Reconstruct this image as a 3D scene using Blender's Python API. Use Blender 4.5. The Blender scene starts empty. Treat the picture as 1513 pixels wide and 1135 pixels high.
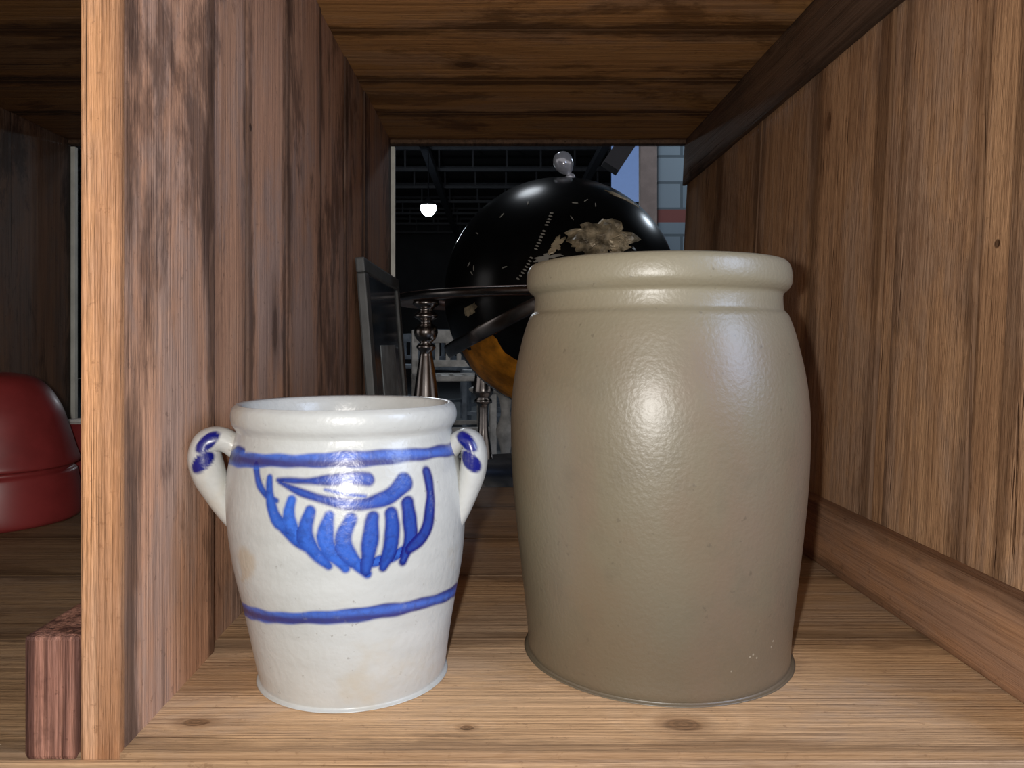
import bpy, bmesh, math, random
import numpy as np
from mathutils import Vector, Matrix, noise as mnoise
random.seed(7); np.random.seed(7)
S=0.26                      # eye height above the shelf board, metres
F=1130.0; PX0=735.0; PY0=510.0
scn=bpy.context.scene
scn.view_settings.view_transform='Standard'
scn.view_settings.look='None'
scn.view_settings.gamma=1.12

# ------------------------------------------------------------------ helpers
def link(o,parent=None):
    scn.collection.objects.link(o)
    if parent is not None: o.parent=parent
    return o
def empty(name,loc=(0,0,0)):
    e=bpy.data.objects.new(name,None); e.location=Vector(loc)*S; e.empty_display_size=.02
    return link(e)
def mesh_obj(name,verts,faces,mat,parent=None,smooth=True,loc=(0,0,0),rot=(0,0,0)):
    me=bpy.data.meshes.new(name)
    v=(np.asarray(verts,dtype=float)*S).tolist()
    me.from_pydata(v,[],faces); me.update()
    if smooth: me.polygons.foreach_set('use_smooth',[True]*len(me.polygons))
    o=bpy.data.objects.new(name,me); o.location=Vector(loc)*S; o.rotation_euler=rot
    if mat: me.materials.append(mat)
    return link(o,parent)
def catmull(pts,step):
    pts=[np.array(p,float) for p in pts]; out=[]
    P=[pts[0]]+pts+[pts[-1]]
    for i in range(1,len(P)-2):
        a,b,c,d=P[i-1],P[i],P[i+1],P[i+2]
        n=max(1,int(np.linalg.norm((c-b)[:2])/step))
        for k in range(n):
            t=k/n
            out.append(.5*((2*b)+(-a+c)*t+(2*a-5*b+4*c-d)*t*t+(-a+3*b-3*c+d)*t**3))
    out.append(pts[-1]); return np.array(out)
def lathe(name,prof,seg,mat,parent=None,loc=(0,0,0),rot=(0,0,0),smooth=True):
    prof=np.asarray(prof,float); n=len(prof)
    th=np.linspace(0,2*math.pi,seg,endpoint=False)
    R=np.maximum(prof[:,0],1e-4)[:,None]; Z=prof[:,1][:,None]
    V=np.stack([R*np.sin(th),-R*np.cos(th),Z+0*th],-1).reshape(-1,3)
    i=np.arange(n-1)[:,None]*seg; j=np.arange(seg)[None,:]; j2=(j+1)%seg
    Fq=np.stack([i+j,i+j2,i+seg+j2,i+seg+j],-1).reshape(-1,4)
    return mesh_obj(name,V,Fq.tolist(),mat,parent,smooth,loc,rot)
def tube(name,path,ra,rb,mat,parent=None,seg=24,side=None,closed=False,loc=(0,0,0),rot=(0,0,0)):
    path=np.asarray(path,float); n=len(path)
    T=np.gradient(path,axis=0); 
    if closed: T=(np.roll(path,-1,0)-np.roll(path,1,0))
    T/=np.linalg.norm(T,axis=1)[:,None]
    V=[]
    for k in range(n):
        s=np.array(side if side is not None else (0,1,0),float); s-=T[k]*s.dot(T[k]); s/=np.linalg.norm(s)
        m=np.cross(T[k],s)
        a=ra[k] if hasattr(ra,'__len__') else ra; b=rb[k] if hasattr(rb,'__len__') else rb
        for q in range(seg):
            w=2*math.pi*q/seg; V.append(path[k]+m*math.cos(w)*a+s*math.sin(w)*b)
    Fq=[]
    for k in range(n if closed else n-1):
        k2=(k+1)%n
        for q in range(seg):
            Fq.append((k*seg+q,k*seg+(q+1)%seg,k2*seg+(q+1)%seg,k2*seg+q))
    if not closed:
        Fq.append(tuple(range(seg))[::-1]); Fq.append(tuple((n-1)*seg+q for q in range(seg)))
    return mesh_obj(name,V,Fq,mat,parent,True,loc,rot)
def boxes(name,bl,mat,parent=None,bev=.012,loc=(0,0,0),rot=(0,0,0),tones=None):
    """boards joined in one mesh; 'pl' = per-board random colour; tones override red, boards darker towards the back and left bay, 'lc' = position inside the board 0..1"""
    bm=bmesh.new(); lay=bm.loops.layers.float_color.new('pl'); lay2=bm.loops.layers.float_color.new('lc')
    for bi,b in enumerate(bl):
        x0,x1,y0,y1,z0,z1=b[:6]; ln=b[6] if len(b)>6 else 0
        vs=[bm.verts.new(Vector((x+ln*z,y,z))*S) for x in(x0,x1) for y in(y0,y1) for z in(z0,z1)]
        fs=[bm.faces.new([vs[i] for i in f]) for f in((0,1,3,2),(4,6,7,5),(0,4,5,1),(2,3,7,6),(0,2,6,4),(1,5,7,3))]
        es=list({e for f in fs for e in f.edges})
        bb=min(bev,.3*min(x1-x0,y1-y0,z1-z0))*S
        r=bmesh.ops.bevel(bm,geom=es,offset=bb,segments=2,profile=.6,affect='EDGES')
        c=(random.random() if tones is None else tones[bi%len(tones)],random.random(),random.random(),1)
        allf=set(r['faces'])|set(f for f in fs if f.is_valid)
        for v in set(v for f in allf for v in f.verts):
            q=v.co/S; lc=((q.x-ln*q.z-x0)/(x1-x0),(q.y-y0)/(y1-y0),(q.z-z0)/(z1-z0),1)
            for l in v.link_loops: l[lay]=c; l[lay2]=lc
    bmesh.ops.recalc_face_normals(bm,faces=bm.faces)
    me=bpy.data.meshes.new(name); bm.to_mesh(me); bm.free(); me.materials.append(mat)
    o=bpy.data.objects.new(name,me); o.location=Vector(loc)*S; o.rotation_euler=rot
    return link(o,parent)

# ------------------------------------------------------------------ materials
class NT:
    def __init__(s,name):
        s.m=bpy.data.materials.new(name); s.m.use_nodes=True; s.t=s.m.node_tree; s.b=s.t.nodes['Principled BSDF']
    def n(s,typ,**k):
        x=s.t.nodes.new(typ)
        for a,v in k.items():
            if a.startswith('i_'): x.inputs[a[2:].replace('_',' ')].default_value=v
            else: setattr(x,a,v)
        return x
    def l(s,a,b): s.t.links.new(a,b)
    def math(s,op,a,b=None,c=None,clamp=False):
        x=s.n('ShaderNodeMath',operation=op); x.use_clamp=clamp
        for i,v in enumerate((a,b,c)):
            if v is None: continue
            if isinstance(v,(int,float)): x.inputs[i].default_value=v
            else: s.l(v,x.inputs[i])
        return x.outputs[0]
    def mix(s,fac,a,b,bt='MIX'):
        x=s.n('ShaderNodeMix',data_type='RGBA',blend_type=bt)
        for i,v in ((0,fac),(6,a),(7,b)):
            if isinstance(v,(int,float)): x.inputs[i].default_value=v
            elif isinstance(v,tuple): x.inputs[i].default_value=(*v[:3],1)
            else: s.l(v,x.inputs[i])
        return x.outputs[2]
    def noise(s,vec,scale,detail=3,rough=.5,dist=0):
        x=s.n('ShaderNodeTexNoise',i_Scale=scale,i_Detail=detail,i_Roughness=rough,i_Distortion=dist)
        if vec is not None: s.l(vec,x.inputs['Vector'])
        return x.outputs['Fac']
    def ss(s,v,a,b,lo=0.,hi=1.):
        x=s.n('ShaderNodeMapRange',interpolation_type='SMOOTHSTEP')
        s.l(v,x.inputs[0]); x.inputs[1].default_value=a; x.inputs[2].default_value=b; x.inputs[3].default_value=lo; x.inputs[4].default_value=hi
        return x.outputs[0]
    def coords(s,pl=False):
        tc=s.n('ShaderNodeTexCoord'); v=s.n('ShaderNodeVectorMath',operation='SCALE'); v.inputs['Scale'].default_value=1/S
        s.l(tc.outputs['Object'],v.inputs[0]); o=v.outputs[0]; c=None; s.raw=o
        if pl:
            at=s.n('ShaderNodeAttribute',attribute_name='pl'); w=s.n('ShaderNodeVectorMath',operation='SCALE'); w.inputs['Scale'].default_value=31
            s.l(at.outputs['Color'],w.inputs[0]); ad=s.n('ShaderNodeVectorMath',operation='ADD'); s.l(o,ad.inputs[0]); s.l(w.outputs[0],ad.inputs[1]); o=ad.outputs[0]
            sp=s.n('ShaderNodeSeparateColor'); s.l(at.outputs['Color'],sp.inputs[0]); c=sp.outputs
        return o,c
    def scale(s,v,sc):
        x=s.n('ShaderNodeVectorMath',operation='MULTIPLY'); s.l(v,x.inputs[0]); x.inputs[1].default_value=sc; return x.outputs[0]
    def bump(s,h,st,d=.01):
        x=s.n('ShaderNodeBump',i_Strength=st,i_Distance=d); s.l(h,x.inputs['Height']); s.l(x.outputs[0],s.b.inputs['Normal'])
def srgb(r,g,b):
    f=lambda c:(c/255/12.92 if c/255<=.04045 else ((c/255+.055)/1.055)**2.4)
    return (f(r),f(g),f(b))
def wood(name,axis,dark,mid,light,wax=1,rough=.62,ring=.5,stripe=.35,blot=.6,tone=(.8,1.12),spec=.2,grey=.4,fib=.34,bump=.6,edge=.8,knots=()):
    t=NT(name); P,c=t.coords(True); raw=t.raw
    sc=[1,1,1]; sc[axis]=.12; g=t.scale(P,tuple(sc))
    warp=t.noise(P,5,3,.6)
    kd=None
    for (pos,ra,rl) in knots:
        s3=[1/ra]*3; s3[axis]=1/rl
        sb=t.n('ShaderNodeVectorMath',operation='SUBTRACT'); t.l(raw,sb.inputs[0]); sb.inputs[1].default_value=pos
        ln=t.n('ShaderNodeVectorMath',operation='LENGTH'); t.l(t.scale(sb.outputs[0],tuple(s3)),ln.inputs[0])
        kd=ln.outputs['Value'] if kd is None else t.math('MINIMUM',kd,ln.outputs['Value'])
    nA=t.noise(g,1.1,2.5,.5,.35)
    ph=t.math('MULTIPLY',nA,60)
    if kd is not None:
        kd=t.math('ADD',kd,t.math('MULTIPLY_ADD',warp,.9,-.45))
        ph=t.math('ADD',ph,t.math('MULTIPLY',t.ss(kd,0,5,1,0),14))
    rings=t.ss(t.math('SINE',ph),-.2,1.)
    sc[axis]=.018; fb=t.noise(t.scale(P,tuple(sc)),95,4,.75)
    sc[axis]=.02; st=t.noise(t.scale(P,tuple(sc)),22,4,.7)
    sc[axis]=.012; ck=t.noise(t.scale(P,tuple(sc)),34,2,.5)
    sc[axis]=.4; bl=t.noise(t.scale(P,tuple(sc)),1.7,7,.74,.4)
    sc[axis]=.3; wr=t.noise(t.scale(P,tuple(sc)),2.6,6,.72,.3)
    sc[axis]=.25; gr=t.noise(t.scale(P,tuple(sc)),5,5,.7,.2)
    spk=t.noise(P,30,4,.75)
    v2=t.n('ShaderNodeTexVoronoi',i_Scale=1.6); t.l(P,v2.inputs['Vector']); nl=t.ss(v2.outputs['Distance'],.018,.03,1,0)
    col=t.mix(t.math('MULTIPLY',rings,ring),mid,light)
    av=sum(mid)/3; gy=tuple(.5*a+.5*av*.78 for a in mid)
    col=t.mix(t.math('MULTIPLY',t.ss(wr,.44,.60),grey),col,gy)
    col=t.mix(t.math('MULTIPLY',t.ss(st,.46,.62),stripe),col,dark)
    col=t.mix(t.math('MULTIPLY',t.ss(fb,.46,.66),fib),col,dark)
    col=t.mix(t.math('MULTIPLY',t.ss(bl,.52,.62),blot),col,dark)
    col=t.mix(t.math('MULTIPLY',t.ss(spk,.60,.70),.5),col,dark)
    col=t.mix(t.ss(ck,.70,.74,0,.7),col,tuple(.5*x for x in dark))
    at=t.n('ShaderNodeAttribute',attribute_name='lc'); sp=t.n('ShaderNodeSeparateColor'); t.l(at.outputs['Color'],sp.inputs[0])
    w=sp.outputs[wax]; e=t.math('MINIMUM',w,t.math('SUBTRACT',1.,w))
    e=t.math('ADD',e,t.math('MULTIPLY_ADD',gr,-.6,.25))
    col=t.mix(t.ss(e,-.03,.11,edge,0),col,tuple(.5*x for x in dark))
    h=t.math('ADD',t.math('MULTIPLY',fb,.5),t.math('MULTIPLY',st,.8)); h=t.math('SUBTRACT',h,t.math('MULTIPLY',nl,.6)); h=t.math('SUBTRACT',h,t.ss(ck,.68,.74,0,.6)); h=t.math('ADD',h,t.math('MULTIPLY',wr,.8))
    col=t.mix(t.math('MULTIPLY',nl,.85),col,tuple(.3*x for x in dark))
    if kd is not None:
        col=t.mix(t.ss(kd,.7,2.4,.6,0),col,dark)
        kr=t.ss(t.math('SINE',t.math('MULTIPLY',kd,14)),-.5,1)
        kc=t.mix(kr,tuple(.6*x for x in dark),dark)
        col=t.mix(t.ss(kd,.6,1.1,.75,0),col,kc)
        h=t.math('SUBTRACT',h,t.ss(kd,.7,1.1,.3,0))
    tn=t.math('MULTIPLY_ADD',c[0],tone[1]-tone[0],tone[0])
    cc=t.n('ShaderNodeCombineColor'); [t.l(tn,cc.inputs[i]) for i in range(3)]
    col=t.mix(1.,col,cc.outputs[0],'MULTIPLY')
    t.l(col,t.b.inputs['Base Color'])
    t.b.inputs['Roughness'].default_value=rough; t.b.inputs['Specular IOR Level'].default_value=spec
    t.bump(h,bump,.006)
    return t.m
def plain(name,col,rough=.5,metal=0,var=.15,nscale=4,bump=0,bscale=40,coat=0,spec=.5,emit=None,es=0):
    t=NT(name); P,_=t.coords(); n=t.noise(P,nscale,4,.6)
    c=t.mix(t.ss(n,.3,.7),tuple(x*(1-var) for x in col),tuple(min(1,x*(1+var)) for x in col))
    t.l(c,t.b.inputs['Base Color']); t.b.inputs['Roughness'].default_value=rough; t.b.inputs['Metallic'].default_value=metal
    t.b.inputs['Coat Weight'].default_value=coat; t.b.inputs['Specular IOR Level'].default_value=spec
    if bump: t.bump(t.noise(P,bscale,2,.5),bump,.003)
    if emit: t.b.inputs['Emission Color'].default_value=(*emit,1); t.b.inputs['Emission Strength'].default_value=es
    return t.m

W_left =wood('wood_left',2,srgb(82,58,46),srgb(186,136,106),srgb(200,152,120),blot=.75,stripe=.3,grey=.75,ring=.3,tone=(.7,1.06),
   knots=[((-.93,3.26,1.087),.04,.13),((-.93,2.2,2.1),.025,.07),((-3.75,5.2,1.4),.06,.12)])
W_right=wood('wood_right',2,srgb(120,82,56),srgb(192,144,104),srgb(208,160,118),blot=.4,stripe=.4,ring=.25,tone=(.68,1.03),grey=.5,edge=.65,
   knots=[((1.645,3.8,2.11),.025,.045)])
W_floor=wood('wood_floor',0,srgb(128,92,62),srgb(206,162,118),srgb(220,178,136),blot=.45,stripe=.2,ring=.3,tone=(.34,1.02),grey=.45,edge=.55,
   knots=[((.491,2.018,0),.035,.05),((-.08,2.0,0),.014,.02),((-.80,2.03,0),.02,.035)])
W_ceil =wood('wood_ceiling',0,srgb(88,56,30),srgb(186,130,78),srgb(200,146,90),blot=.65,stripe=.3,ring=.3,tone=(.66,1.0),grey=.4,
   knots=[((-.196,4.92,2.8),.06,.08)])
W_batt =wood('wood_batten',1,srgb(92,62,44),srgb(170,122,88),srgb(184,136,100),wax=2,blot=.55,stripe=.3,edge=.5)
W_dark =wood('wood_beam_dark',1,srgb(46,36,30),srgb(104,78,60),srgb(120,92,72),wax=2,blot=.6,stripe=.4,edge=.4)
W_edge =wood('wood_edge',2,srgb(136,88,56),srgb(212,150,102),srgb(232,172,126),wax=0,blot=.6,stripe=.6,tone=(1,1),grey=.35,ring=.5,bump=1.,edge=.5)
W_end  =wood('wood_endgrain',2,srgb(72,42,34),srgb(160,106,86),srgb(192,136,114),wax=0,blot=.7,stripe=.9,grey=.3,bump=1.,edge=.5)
M_white=plain('painted_edge',srgb(235,235,225),.5)

# ------------------------------------------------------------------ shelf unit (units of S)
YF=1.874; YB=6.73; ZC=2.80; XL=-.924; XD=-1.023; XM=-.97
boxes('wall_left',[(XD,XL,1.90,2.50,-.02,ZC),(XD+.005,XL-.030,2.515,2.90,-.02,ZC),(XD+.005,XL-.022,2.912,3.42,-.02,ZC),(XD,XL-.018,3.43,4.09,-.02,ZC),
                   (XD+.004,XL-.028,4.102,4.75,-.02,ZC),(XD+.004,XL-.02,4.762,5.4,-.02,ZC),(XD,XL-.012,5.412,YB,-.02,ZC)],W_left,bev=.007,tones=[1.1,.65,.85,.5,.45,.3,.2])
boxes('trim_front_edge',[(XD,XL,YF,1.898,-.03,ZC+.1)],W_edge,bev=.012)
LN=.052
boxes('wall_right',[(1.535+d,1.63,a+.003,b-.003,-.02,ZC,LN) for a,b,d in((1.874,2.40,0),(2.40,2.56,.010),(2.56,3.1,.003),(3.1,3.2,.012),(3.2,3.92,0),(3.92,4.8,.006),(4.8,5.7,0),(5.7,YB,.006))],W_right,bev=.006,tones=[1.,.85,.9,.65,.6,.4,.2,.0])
boxes('wall_far_left',[(-3.86,-3.75,a+.003,b-.003,-.02,ZC) for a,b in((1.9,2.9),(2.9,3.8),(3.8,4.7),(4.7,5.6),(5.6,YB))],W_left,tones=[-.9,-1.,-.8])
rows=((YF,2.6),(2.6,3.32),(3.32,3.96),(3.96,4.7),(4.7,5.4))
fl=[(XM+.002,1.7,a+.002,b-.002,-.09,0) for a,b in rows]
fl+=[(XM+.002,-.36,a+.002,b-.002,-.09,0) for a,b in((5.4,6.1),(6.1,6.8))]
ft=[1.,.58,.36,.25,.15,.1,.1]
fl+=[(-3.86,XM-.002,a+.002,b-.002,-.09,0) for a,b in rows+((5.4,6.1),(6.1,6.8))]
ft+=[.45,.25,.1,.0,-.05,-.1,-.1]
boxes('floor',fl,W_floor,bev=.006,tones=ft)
boxes('trim_shelf_front',[(-3.86,1.7,YF-.03,YF-.002,-.32,-.012)],W_floor,tones=[1.])
crows=((YF,2.7),(2.7,3.5),(3.5,4.37),(4.37,5.2),(5.2,5.95),(5.95,YB))
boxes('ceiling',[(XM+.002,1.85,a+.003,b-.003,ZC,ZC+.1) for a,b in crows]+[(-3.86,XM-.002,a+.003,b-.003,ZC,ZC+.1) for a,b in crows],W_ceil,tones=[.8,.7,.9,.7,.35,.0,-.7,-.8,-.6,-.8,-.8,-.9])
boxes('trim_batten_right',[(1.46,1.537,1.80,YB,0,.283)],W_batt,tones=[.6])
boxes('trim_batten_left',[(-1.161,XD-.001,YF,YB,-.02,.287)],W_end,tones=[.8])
boxes('trim_beam_right',[(1.50,1.534,1.80,YB,2.40,ZC,LN)],W_dark,tones=[.4])
boxes('trim_beam_back',[(-3.86,1.85,YB-.05,YB+.05,ZC-.04,ZC-.001)],W_dark)
boxes('trim_back_edge',[(XL-.02,XL+.020,YB+.003,YB+.05,0,ZC-.05)],M_white,bev=.004)
boxes('trim_back_edge_far',[(-3.77,-3.72,YB+.003,YB+.05,0,ZC-.05)],M_white,bev=.004)

# ------------------------------------------------------------------ white salt-glazed crock with blue decoration
CX=(517-PX0)/F*2.36; CY=2.36
LEAN=-.026
outer=[(0,0),(.265,0),(.277,.010),(.285,.04),(.298,.11),(.320,.227),(.345,.353),(.356,.478),(.350,.603),(.333,.69),(.322,.735),(.323,.75),(.334,.768),(.338,.79),(.334,.812),(.322,.825)]
inner=[(.322,.825),(.307,.822),(.297,.80),(.292,.74),(.31,.6),(.325,.45),(.30,.25),(.26,.05),(.2,.035),(0,.03)]
pr=np.vstack([catmull(outer,.0027),catmull(inner,.012)[1:]])
pR=np.array([p[0] for p in outer[2:]]); pZ=np.array([p[1] for p in outer[2:]])
def px2surf(px,py,cx=CX,cy=CY):
    dx=(px-PX0)/F; dz=-(py-PY0)/F; R=.35; z=.5
    for _ in range(5):
        ccx=cx+LEAN*z/.83+.013
        a=dx*dx+1; b=-2*(dx*ccx+cy); c=ccx*ccx+cy*cy-R*R
        t=(-b-math.sqrt(max(b*b-4*a*c,0)))/(2*a)
        z=1+dz*t; R=float(np.interp(z,pZ,pR))
    x=dx*t-ccx; y=t-cy
    return math.atan2(x,-y)*.345, z
px=lambda w:w*.00178
strokes=[ # (points, half widths, tone)
 ([(402,765),(438,800),(490,824),(540,832),(590,818),(624,790)],(5,7,8,9,9,8),.45),
 ([(378,688),(383,718),(398,736),(408,740)],(7,6,6,4),.45),([(398,706),(400,745),(412,772),(440,784)],(6,9,11,8),.5),
 ([(430,740),(427,765),(440,792)],(8,11,9),.75),
 ([(458,755),(452,795),(486,836)],(8,13,7),.5),([(487,762),(481,802),(510,840)],(8,13,7),.6),
 ([(518,766),(508,807),(543,848)],(9,13,7),.5),([(551,764),(546,804),(541,843)],(10,13,8),.28),
 ([(578,760),(579,802),(566,839)],(11,13,8),.2),([(602,744),(608,792),(596,829)],(12,13,8),.1),
 ([(629,698),(636,735),(630,785),(606,812)],(10,10,13,9),.05),
 ([(410,710),(460,711),(510,708),(544,708)],(4,6,10,10),.25),([(412,713),(465,735),(525,746),(572,735),(597,713)],(4,7,9,12,15),.25),
 ([(480,724),(505,729),(540,734)],(2,3,3),.6),
 ([(360,668),(352,664),(345,668)],(7,6,4),.3)]
seg=840; n=len(pr)
crock=lathe('stoneware_crock',pr,seg,None,loc=(CX,CY,0.0))
me=crock.data; co=np.empty(len(me.vertices)*3); me.vertices.foreach_get('co',co); co=co.reshape(-1,3)/S
TH=np.arctan2(co[:,0],-co[:,1]); U=TH*.345; V=co[:,2].copy()
wob=.003*np.sin(TH*2+V*7)+.002*np.sin(TH*3-V*11)
rr=np.hypot(co[:,0],co[:,1]); k=np.where(rr>.01,(rr+wob*np.clip(V*6,0,1))/np.maximum(rr,1e-6),1)
co[:,0]*=k; co[:,1]*=k; co[:,0]+=LEAN*V/.83+.013
me.vertices.foreach_set('co',(co*S).ravel())
isout=np.repeat(np.arange(n)<len(catmull(outer,.0027)),seg)
paint=np.zeros(len(co)); tone=np.full(len(co),.3)
wn=.0022*np.sin(U*61+V*45)+.0016*np.sin(V*97-U*37)
def dstroke(pts,hw):
    P=[px2surf(*p) for p in pts]; Q=catmull([(a,b,px(w)) for (a,b),w in zip(P,hw)],.012)
    best=np.full(len(co),9.)
    u0,u1=Q[:,0].min()-.05,Q[:,0].max()+.05; v0,v1=Q[:,1].min()-.05,Q[:,1].max()+.05
    idx=np.where((U>u0)&(U<u1)&(V>v0)&(V<v1)&isout)[0]
    bb=np.full(len(idx),9.)
    for a,b in zip(Q[:-1],Q[1:]):
        d=b[:2]-a[:2]; L=max(d.dot(d),1e-9)
        t=np.clip(((U[idx]-a[0])*d[0]+(V[idx]-a[1])*d[1])/L,0,1)
        dist=np.hypot(U[idx]-a[0]-t*d[0],V[idx]-a[1]-t*d[1])-(a[2]+(b[2]-a[2])*t)
        bb=np.minimum(bb,dist)
    best[idx]=bb; return best
for pts,hw,tn in strokes:
    d=dstroke(pts,hw)+wn*.5
    a=np.clip(.5-d/.008,0,1); inn=np.clip(-d/.014,0,1)
    tt=tn-.22+.45*inn
    m=a>.5
    tone=np.where(m,tt,np.where((a>0)&(paint<=0),tt,tone)); paint=np.maximum(paint,a)
ns=(np.sin(U*17+2*np.sin(V*130))+np.sin(U*41+V*300))*.5
for z0,s_,c_,hw in((.676,.010,.018,.0195),(.235,.018,.043,.0195)):
    zc=z0+s_*np.sin(TH)+c_*np.cos(TH)
    d=np.abs(V-zc)-hw*(1+.12*np.sin(TH*5))+wn*.6
    a=np.clip(.5-d/.007,0,1)*np.where(isout,1,0)
    st=.35+.4*np.clip(np.sin((V-zc)/hw*3+TH*1.5),-1,1)*1.+.1*ns
    tone=np.where(a>.01,st,tone); paint=np.maximum(paint,a*.95)
ca=me.color_attributes.new('paint','FLOAT_COLOR','POINT')
arr=np.stack([paint,np.clip(tone,0,1),paint*0,paint*0+1],-1).astype(np.float32); ca.data.foreach_set('color',arr.ravel())
def crock_mat():
    t=NT('salt_glaze_white'); P,_=t.coords()
    at=t.n('ShaderNodeAttribute',attribute_name='paint'); sp=t.n('ShaderNodeSeparateColor'); t.l(at.outputs['Color'],sp.inputs[0])
    n1=t.noise(P,2.4,5,.6); n2=t.noise(P,45,3,.6); n3=t.noise(t.scale(P,(1,1,3)),2.5,4,.6)
    base=t.mix(t.ss(n3,.35,.7),srgb(192,193,190),srgb(178,179,176))
    base=t.mix(t.ss(n1,.57,.70,0,.5),base,srgb(180,166,140))
    base=t.mix(t.ss(n2,.67,.75,0,.5),base,srgb(120,112,102))
    for pos,r in (((-.24,-.26,.40),.05),((-.26,-.24,.345),.022)):
        sb=t.n('ShaderNodeVectorMath',operation='SUBTRACT'); t.l(P,sb.inputs[0]); sb.inputs[1].default_value=pos
        ln=t.n('ShaderNodeVectorMath',operation='LENGTH'); t.l(sb.outputs[0],ln.inputs[0])
        dd=t.math('ADD',ln.outputs['Value'],t.math('MULTIPLY_ADD',t.noise(P,16,3,.6),.08,-.04))
        base=t.mix(t.ss(dd,r*.5,r*1.2,.45,0),base,srgb(170,140,92))
    blue=t.mix(sp.outputs[1],srgb(3,10,104),srgb(46,98,206))
    blue=t.mix(t.ss(n2,.45,.7,0,.35),blue,srgb(6,12,76))
    fac=t.math('MULTIPLY',sp.outputs[0],t.ss(t.noise(P,28,3,.7),.2,.42,.86,1))
    t.l(t.mix(fac,base,blue),t.b.inputs['Base Color'])
    t.b.inputs['Roughness'].default_value=.33; t.b.inputs['Coat Weight'].default_value=.15; t.b.inputs['Coat Roughness'].default_value=.2
    t.bump(t.math('ADD',t.noise(P,50,2,.5),t.math('MULTIPLY',t.noise(P,12,2,.5),.8)),.14,.003)
    return t.m
MC=crock_mat(); me.materials.append(MC)
hp=[(.30,.655,.03,.035),(.345,.703,.034,.042),(.378,.716,.038,.055),(.408,.705,.043,.062),(.418,.665,.048,.064),(.408,.615,.049,.060),(.388,.565,.043,.05),(.364,.51,.034,.04),(.345,.46,.02,.026),(.338,.43,.008,.015)]
for nm,dirv,sx in(('handle_1',np.array([-math.cos(.14),-math.sin(.14),0]),1.04),('handle_2',np.array([math.cos(.1),-math.sin(.1),0]),.74)):
    Q=catmull([(a,b,c,d) for a,b,c,d in hp],.006)
    path=[]
    for r,z,_,_ in Q:
        r2=.33+(r-.33)*sx; p=dirv*r2; path.append((p[0]+LEAN*z/.83+.013,p[1],z))
    h=tube(nm,path,Q[:,2]*(.82 if sx<1 else 1.0),Q[:,3],MC,crock,seg=48,side=(-dirv[1],dirv[0],0))
    m2=h.data; c2=np.empty(len(m2.vertices)*3); m2.vertices.foreach_get('co',c2); c2=c2.reshape(-1,3)/S
    pa=np.zeros(len(c2))
    sps=[(.398,.715,-.055,.038,.019),(.413,.655,-.055,.036,.021)]
    for (r,z,off,ax,az) in sps:
        r2=.33+(r-.33)*sx; p=dirv*r2+np.array([-dirv[1],dirv[0],0])*(off if dirv[0]>0 else -off); p[0]+=LEAN*z/.83+.013; p[2]=z
        ca_,sa_=math.cos(.8),math.sin(.8)*(1 if dirv[0]<0 else -1)
        X=(c2[:,0]-p[0]); Z=(c2[:,2]-p[2]); X,Z=X*ca_+Z*sa_,-X*sa_+Z*ca_
        d=np.sqrt((X/ax)**2+((c2[:,1]-p[1])/.045)**2+(Z/az)**2)
        pa=np.maximum(pa,np.clip((1.2-d)*5,0,1))
    cb=m2.color_attributes.new('paint','FLOAT_COLOR','POINT')
    cb.data.foreach_set('color',np.stack([pa,pa*0+.0,pa*0,pa*0+1],-1).astype(np.float32).ravel())

# ------------------------------------------------------------------ tall brown stoneware jar
def jar_mat():
    t=NT('salt_glaze_brown'); P,_=t.coords()
    n1=t.noise(P,1.6,4,.6,.4); n2=t.noise(P,30,3,.6); n3=t.noise(t.scale(P,(1,1,.4)),2.2,4,.6); n4=t.noise(P,6,5,.7)
    base=t.mix(t.ss(n1,.38,.62),srgb(110,100,80),srgb(110,94,74))
    base=t.mix(t.ss(n3,.48,.70,0,.6),base,srgb(114,92,76))
    base=t.mix(t.ss(n4,.5,.7,0,.4),base,srgb(96,87,70))
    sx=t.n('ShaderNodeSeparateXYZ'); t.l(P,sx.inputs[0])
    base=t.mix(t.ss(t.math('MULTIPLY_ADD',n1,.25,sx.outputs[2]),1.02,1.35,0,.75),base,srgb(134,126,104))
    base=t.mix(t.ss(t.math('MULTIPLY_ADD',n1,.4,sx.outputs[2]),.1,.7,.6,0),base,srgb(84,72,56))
    base=t.mix(t.ss(n2,.67,.72,0,.4),base,srgb(74,64,52))
    vo=t.n('ShaderNodeTexVoronoi',i_Scale=26.); t.l(P,vo.inputs['Vector'])
    base=t.mix(t.math('MULTIPLY',t.ss(vo.outputs['Distance'],.06,.11,1,0),t.ss(n1,.55,.62,0,.7)),base,srgb(174,162,140))
    t.l(base,t.b.inputs['Base Color']); t.b.inputs['Roughness'].default_value=.42; t.b.inputs['Specular IOR Level'].default_value=.55
    t.b.inputs['Coat Weight'].default_value=.2; t.b.inputs['Coat Roughness'].default_value=.32
    t.bump(t.math('ADD',t.noise(P,80,2,.5),t.math('MULTIPLY',t.noise(t.scale(P,(1,1,5)),2.5,3,.6),.3)),.13,.003)
    return t.m
jp=[(0,0),(.40,0),(.416,.004),(.421,.02),(.424,.078),(.438,.213),(.458,.393),(.474,.573),(.479,.753),(.468,.888),(.44,1.02),(.419,1.085),(.412,1.098),(.402,1.11),(.399,1.135),(.400,1.16),(.412,1.172),(.424,1.19),(.426,1.22),(.420,1.25),(.405,1.264),(.38,1.26),(.365,1.22),(.36,1.12),(.40,1.0),(.43,.75),(.42,.4),(.38,.06),(.3,.04),(0,.035)]
jar=lathe('stoneware_jar',catmull(jp,.005),256,jar_mat(),loc=((968-PX0)/F*2.54,2.54,0))

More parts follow.
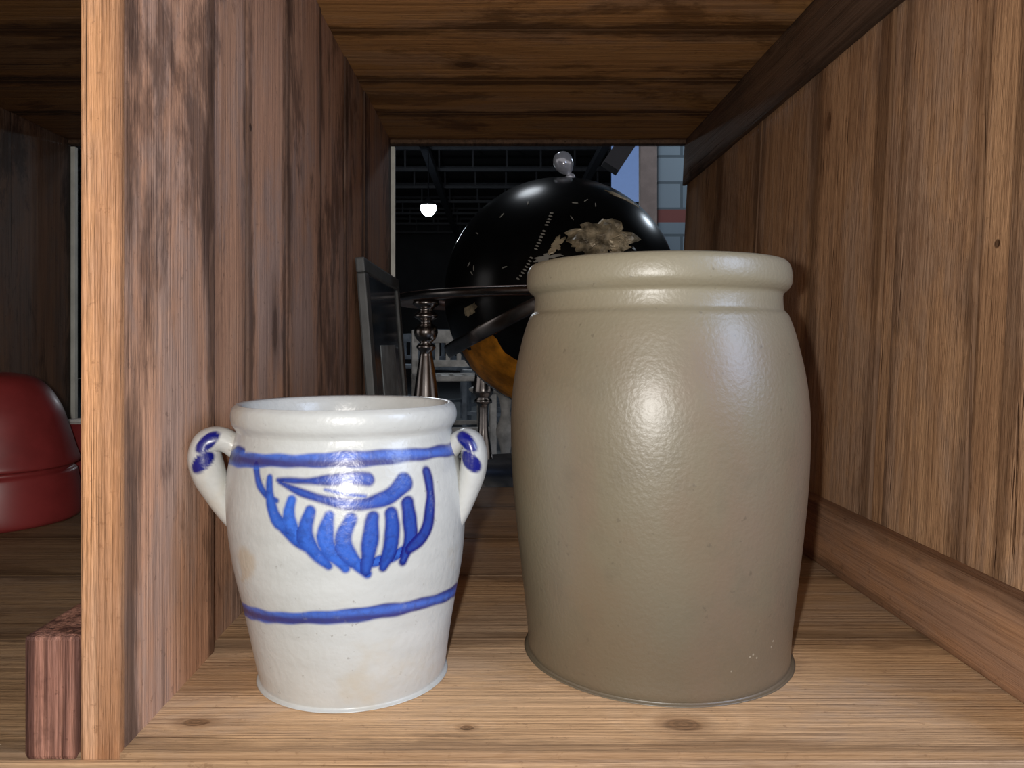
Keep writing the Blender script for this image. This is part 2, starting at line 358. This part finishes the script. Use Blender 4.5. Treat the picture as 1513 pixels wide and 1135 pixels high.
# ------------------------------------------------------------------ leaning picture frame
pf=empty('picture_frame',(-.775,0,0))
lean=math.atan2(-.125,1.58)
M_frame=plain('frame_dark',srgb(74,76,76),.45,var=.3); M_glass=plain('frame_picture',srgb(60,72,84),.15,var=.5,nscale=2)
fr=[(-.03,.03,4.98,6.75,0,.1),(-.03,.03,4.98,6.75,1.48,1.58),(-.03,.03,4.98,5.12,.1,1.48),(-.03,.03,6.61,6.75,.1,1.48)]
o=boxes('frame',fr,M_frame,pf); o.rotation_euler=(0,lean,0)
o=boxes('picture',[(-.005,.012,5.11,6.62,.09,1.49)],M_glass,pf); o.rotation_euler=(0,lean,0)
o=boxes('picture_mount',[(.012,.016,5.5,6.25,.45,1.0)],plain('mount',srgb(150,160,165),.6,var=.4),pf,bev=.001); o.rotation_euler=(0,lean,0)

# ------------------------------------------------------------------ red ceramics in the neighbouring bay
M_red=plain('red_glaze',srgb(126,42,42),.42,var=.15,coat=.05)
rp=[(0,.03),(.40,.03),(.405,0),(.43,0),(.448,.015),(.452,.05),(.447,.12),(.438,.20),(.425,.27),(.408,.285),(.406,.305),(.438,.315),(.440,.335),(.420,.40),(.385,.52),(.345,.64),(.28,.75),(.20,.815),(.1,.84),(0,.845)]
lathe('stacked_red_bowls',catmull(rp,.008),96,M_red,loc=(-745/F*4.4,4.4,0))
rc=[(0,0),(.13,0),(.145,.01),(.165,.2),(.18,.45),(.185,.49)]
ri=[(.185,.49),(.18,.5),(.172,.49),(.155,.2),(.13,.03),(0,.02)]
cup=empty('red_mug',(-2.72,5.12,0))
lathe('body',catmull(rc,.02),64,M_red,cup); lathe('lining',catmull(ri,.02),64,plain('white_glaze',srgb(215,210,205),.3),cup)
hq=catmull([(.15,.40),(.24,.42),(.29,.33),(.26,.18),(.15,.12)],.02)
tube('mug_handle',[(a*.5,-a*.86,b) for a,b in hq],.022,.03,M_red,cup,seg=16,side=(.86,.5,0))

# ------------------------------------------------------------------ globe bar behind the shelf
GX,GY,GZ,GR=.73,8.9,1.583,1.345
ZG=-1.4
gl=empty('floor_globe',(GX,GY,ZG))
off=np.array([0,0,GZ-ZG])
M_black=plain('globe_black_gloss',(.003,.003,.003),.24,var=.3,coat=0,spec=.4)
M_chrome=plain('dark_chrome',srgb(160,152,148),.25,metal=1,var=.2)
M_ringw=plain('ring_bronze',srgb(126,86,68),.4,metal=.4,var=.3)
M_ochre=plain('inlay_ochre',srgb(208,128,30),.4,var=.5,nscale=4,bump=.2)
M_silver=plain('inlay_shell',srgb(176,158,128),.35,metal=.2,var=.7,nscale=8,bump=.6,bscale=20)
M_txt=plain('inlay_text',srgb(165,160,150),.4)
th_=np.linspace(0,math.pi,64)
lathe('globe',[(GR*math.sin(a),-GR*math.cos(a)) for a in th_],128,M_black,gl,loc=off)
def gdir(px_,py_):
    d=np.array([(px_-PX0)/F,1,-(py_-PY0)/F]); c=np.array([GX,GY,GZ-1]); a=d.dot(d); b=-2*d.dot(c); cc=c.dot(c)-GR**2
    t=(-b-math.sqrt(max(b*b-4*a*cc,0)))/(2*a); v=d*t-c; return v/np.linalg.norm(v)
def patch(name,px_,py_,wx,wy,mat,rot=0,rough=.25,crump=.0,seed=0,lift=.006):
    d=gdir(px_,py_); up=np.array([0,0,1.]); r=np.cross(up,d); r/=np.linalg.norm(r); u=np.cross(d,r)
    V=[];Fc=[];NA=60;NR=9; sc=GY/F
    for i in range(NR):
        for j in range(NA):
            a=2*math.pi*j/NA; nz=mnoise.noise(Vector((math.cos(a)*1.6+seed,math.sin(a)*1.6,seed*2)))+.5*mnoise.noise(Vector((math.cos(a)*5+seed,math.sin(a)*5,3)))
            q=i/(NR-1)*(1+rough*2.2*nz); x=math.cos(a)*wx*q*sc; y=math.sin(a)*wy*q*sc
            X=x*math.cos(rot)-y*math.sin(rot); Y=x*math.sin(rot)+y*math.cos(rot)
            p=d*GR+r*X+u*Y; p/=np.linalg.norm(p)
            hgt=lift*(1 if i<NR-1 else -.5)+(crump*(.6+1.4*mnoise.noise(Vector((X*9,Y*9,seed)))) if i<NR-1 else 0)
            V.append(p*(GR+hgt))
    for i in range(NR-1):
        for j in range(NA): Fc.append((i*NA+j,i*NA+(j+1)%NA,(i+1)*NA+(j+1)%NA,(i+1)*NA+j))
    return mesh_obj(name,V,Fc,mat,gl,crump==0,loc=off)
patch('continent_ochre',726,550,54,60,M_ochre,.3,.22,seed=1.3)
patch('continent_shell',893,352,46,26,M_silver,.05,.3,crump=.04,seed=4.1)
patch('island_1',695,458,15,8,M_silver,.2,.3,seed=2.2)
patch('island_2',920,292,26,5,M_silver,-.5,.3,seed=6.2)
patch('island_3',822,362,12,7,M_silver,.9,.4,seed=7.2)
patch('island_4',808,380,16,5,M_txt,.2,.4,seed=8.2)
for i in range(23):
    if i in(8,9,17): continue
    t=i/22; x=765+50*t**.8; y=412-97*t
    patch('letter_%d'%i,x,y,2.6,1.1,M_txt,math.radians(62+20*t)+math.pi/2,.15,seed=i*1.7,lift=.004)
for i,(x,y) in enumerate([(693,390),(700,396),(697,404),(850,300),(866,296),(880,303),(845,322),(705,345),(745,395),(742,318),(780,300)]):
    patch('label_%d'%i,x,y,4,.7,M_txt,1.0+i*.7,.15,seed=i*2.3,lift=.004)
fin=[(0,-.02),(.05,-.02),(.055,.03),(.03,.05),(.06,.08),(.10,.14),(.11,.2),(.10,.26),(.06,.31),(0,.325)]
lathe('finial',catmull(fin,.01),48,plain('finial_glass',srgb(200,200,208),.15,metal=.5),gl,loc=off+np.array([.10,-.2,GR-.03]),rot=(0,-.42,0))
RZ=-.085
ringp=[(1.58,0),(1.60,-.02),(1.88,-.02),(1.90,-.035),(1.925,-.02),(1.93,.02),(1.915,.055),(1.88,.06),(1.60,.06),(1.58,.04),(1.58,0)]
lathe('horizon_ring',ringp,160,M_ringw,gl,loc=off+np.array([0,0,RZ]))
lathe('horizon_ring_edge',[(1.926,-.03),(1.945,-.025),(1.945,.045),(1.926,.05)],160,M_chrome,gl,loc=off+np.array([0,0,RZ]))
ga=np.radians(np.linspace(176,300,60)); tl=math.radians(27)
tube('gimbal_arm',[(1.47*math.cos(a)*math.cos(tl),1.47*math.sin(a),1.47*math.cos(a)*math.sin(tl)) for a in ga],.018,.075,M_chrome,gl,seg=16,side=(-math.sin(tl),0,math.cos(tl)),loc=off)
lp=[(0,1.55),(.13,1.55),(.14,1.50),(.09,1.47),(.07,1.44),(.12,1.40),(.13,1.37),(.07,1.33),(.06,1.30),(.11,1.26),(.125,1.20),(.10,1.13),(.06,1.09),(.10,1.06),(.10,1.03),(.06,1.00),(.07,.95),(.10,.75),(.125,.55),(.14,.40),(.09,.34),(.12,.30),(.12,.26),(.07,.22),(.07,-.1),(.10,-.3),(.12,-.5),(.12,-.68),(.08,-.75),(.06,-.9),(.10,-1.1),(.12,-1.25),(.09,-1.38),(0,-1.40)]
lp=[(r,z-.08*max(0,(z+1.4))/2.95) for r,z in lp]
for i,a in enumerate((212,122,32,302)):
    a=math.radians(a)
    lathe('leg_%d'%(i+1),catmull(lp[::-1],.03),32,M_chrome,gl,loc=(1.74*math.cos(a),1.74*math.sin(a),-ZG))
lathe('lower_tray',[(0,-.6),(1.72,-.6),(1.76,-.62),(1.80,-.58),(1.80,-.5),(1.77,-.5),(1.76,-.54),(0,-.55)],128,M_chrome,gl,loc=(0,0,-ZG))

# ------------------------------------------------------------------ showroom beyond
M_gr=plain('concrete_floor',srgb(110,116,122),.35,var=.2,nscale=.5)
M_dk=plain('dark_wall',srgb(30,33,38),.8,var=.3,nscale=.6); M_dc=plain('dark_ceiling',srgb(16,17,20),.8,var=.3)
M_jo=plain('steel_joist',srgb(36,39,45),.6,var=.2)
boxes('ground',[(-30,30,-20,62,ZG-.2,ZG)],M_gr)
boxes('wall_back',[(-30,30,60,60.5,ZG,11)],M_dk)
boxes('wall_showroom_left',[(-30.5,-30,7.5,60,ZG,11)],M_dk)
boxes('wall_showroom_right',[(30,30.5,7.5,60,ZG,11)],M_dk)
boxes('ceiling_showroom',[(-30,30,-8,60,10.6,10.9)],M_dc)
jo=[]
for y in np.arange(12,60,4.0):
    jo+=[(-30,30,y,y+.18,9.2,9.35),(-30,30,y,y+.18,10.2,10.35)]
    for x in np.arange(-14,14,1.6): jo.append((x,x+.09,y+.04,y+.14,9.3,10.25))
for x in(-9,-3,4): jo.append((x,x+.3,12,60,8.6,8.9))
boxes('ceiling_joists',jo,M_jo,bev=.005)
def block_mat():
    t=NT('cinder_block'); P,_=t.coords()
    rt=t.n('ShaderNodeVectorRotate',rotation_type='X_AXIS',i_Angle=math.radians(90)); t.l(P,rt.inputs['Vector'])
    br=t.n('ShaderNodeTexBrick',i_Scale=1.,i_Mortar_Size=.03,i_Brick_Width=1.1,i_Row_Height=.55)
    br.inputs['Color1'].default_value=(*srgb(140,158,172),1); br.inputs['Color2'].default_value=(*srgb(114,132,146),1); br.inputs['Mortar'].default_value=(*srgb(88,102,112),1)
    t.l(rt.outputs[0],br.inputs['Vector']); sx=t.n('ShaderNodeSeparateXYZ'); t.l(P,sx.inputs[0])
    z=sx.outputs[2]; m=t.math('MULTIPLY',t.ss(z,3.55,3.58),t.ss(z,3.82,3.85,1,0))
    t.l(t.mix(m,br.outputs[0],srgb(126,74,70)),t.b.inputs['Base Color']); t.b.inputs['Roughness'].default_value=.9
    return t.m
boxes('cinder_block_pillar',[(3.36,5.2,16,17.5,ZG,10.6)],block_mat(),bev=.03)
boxes('trim_door_post',[(2.97,3.32,15.9,16.1,ZG,10.6)],plain('post_paint',srgb(140,124,118),.6))
boxes('window_1',[(3.9,6.0,26,26.2,5.9,8.4)],plain('window_pane',srgb(80,110,150),.3,emit=srgb(110,140,200),es=.5))
o=boxes('ceiling_duct',[(-.17,.17,-.2,.2,-3.9,3.9)],plain('duct',srgb(30,26,30),.6),loc=(4.28,14.5,7.6)); o.rotation_euler=(0,math.radians(33.5),0)
lx,ly,lz=(633-PX0)/F*28,28,1+202/F*28
lamp=empty('pendant_lamp',(lx,ly,lz))
lathe('bulb',[(.28*math.sin(a),-.28*math.cos(a)) for a in np.linspace(0,math.pi,16)],32,plain('bulb_glow',(1,1,1),.3,emit=(.85,.93,1.),es=30),lamp)
lathe('shade',[(.30,.10),(.28,.18),(.12,.32),(.05,.40),(.02,.42),(.02,3.6)],32,M_jo,lamp)
def chair(loc,rot,mat,h=3.4,w=1.7):
    c=empty('dining_chair',loc); c.rotation_euler=(0,0,rot); sh=1.75; d=w/2
    boxes('seat',[(-d,d,-d,d,sh-.12,sh)],mat,c,.04)
    boxes('legs',[(sx*d-.07,sx*d+.07,sy*d-.07,sy*d+.07,0,sh-.1) for sx in(-.9,.9) for sy in(-.9,.9)],mat,c)
    boxes('back_posts',[(sx*d-.07,sx*d+.07,.8*d,.8*d+.12,sh,h) for sx in(-.9,.9)],mat,c)
    boxes('back_slats',[(x-.05,x+.05,.8*d+.02,.8*d+.09,sh+.25,h-.2) for x in np.linspace(-.6*d,.6*d,5)],mat,c)
    boxes('back_rails',[(-d*.95,d*.95,.8*d,.8*d+.12,h-.3,h),(-d*.9,d*.9,.8*d,.8*d+.1,sh+.15,sh+.3)],mat,c)
    boxes('stretchers',[(-.9*d,.9*d,sy*d-.04,sy*d+.04,.55,.65) for sy in(-.9,.9)],mat,c)
Mw=plain('chair_white',srgb(180,176,170),.6,var=.3); Mb=plain('chair_grey',srgb(120,132,145),.5,var=.3)
chair((-1.0,17,ZG),.2,Mw,2.75); chair((.2,20.5,ZG),-.5,Mb,2.8); chair((-1.0,24,ZG),.9,Mb,2.9); chair((1.2,27,ZG),.3,Mw,2.8); chair((-3.2,26,ZG),-.3,Mb,2.8)
tb=empty('round_side_table',(.15,14.2,ZG))
lathe('top',[(0,1.52),(.62,1.52),(.68,1.56),(.68,1.60),(.6,1.63),(0,1.63)],64,Mw,tb)
lathe('pedestal',catmull([(.5,0),(.45,.08),(.12,.2),(.1,.5),(.18,.8),(.09,1.1),(.12,1.4),(.2,1.52)],.04),32,Mw,tb)

# ------------------------------------------------------------------ lights
def light(name,typ,loc,energy,col,**k):
    l=bpy.data.lights.new(name,typ); l.energy=energy; l.color=col
    for a,v in k.items(): setattr(l,a,v)
    o=bpy.data.objects.new(name,l); o.location=Vector(loc)*S; return link(o)
light('camera_flash','POINT',(-.11,0.02,1.03),14,(1,.96,.90),shadow_soft_size=.007)
wl=light('daylight_window','AREA',(3.94,-.1,2.75),8.5,(.55,.7,1),shape='RECTANGLE',size=.36,size_y=.5)
d=Vector((.65,2.15,1.0))-Vector((3.94,-.1,2.75)); wl.rotation_euler=d.to_track_quat('-Z','Y').to_euler()
light('pendant_light','POINT',(lx,ly-.1,lz-.5),20,(.85,.93,1),shadow_soft_size=.05)
light('showroom_fill_light','POINT',(-1,12,8.6),13,(.85,.92,1),shadow_soft_size=.2)  # unseen lamp added as fill beyond the shelf
light('pillar_fill_light','POINT',(6,13.5,6),9,(.75,.87,1),shadow_soft_size=.1)  # added lamp without a fixture, brightens the cinder block pillar
w=bpy.data.worlds.new('World'); scn.world=w; w.use_nodes=True
w.node_tree.nodes['Background'].inputs[0].default_value=(1,.95,.93,1); w.node_tree.nodes['Background'].inputs[1].default_value=.42

cam=bpy.data.cameras.new('Camera'); cam.sensor_width=36; cam.lens=F/1513*36
cam.shift_x=(756.5-PX0)/1513; cam.shift_y=-(567.5-PY0)/1513; cam.clip_start=.01
co_=bpy.data.objects.new('Camera',cam); co_.location=(0,0,S); co_.rotation_euler=(math.pi/2,0,0)
link(co_); scn.camera=co_
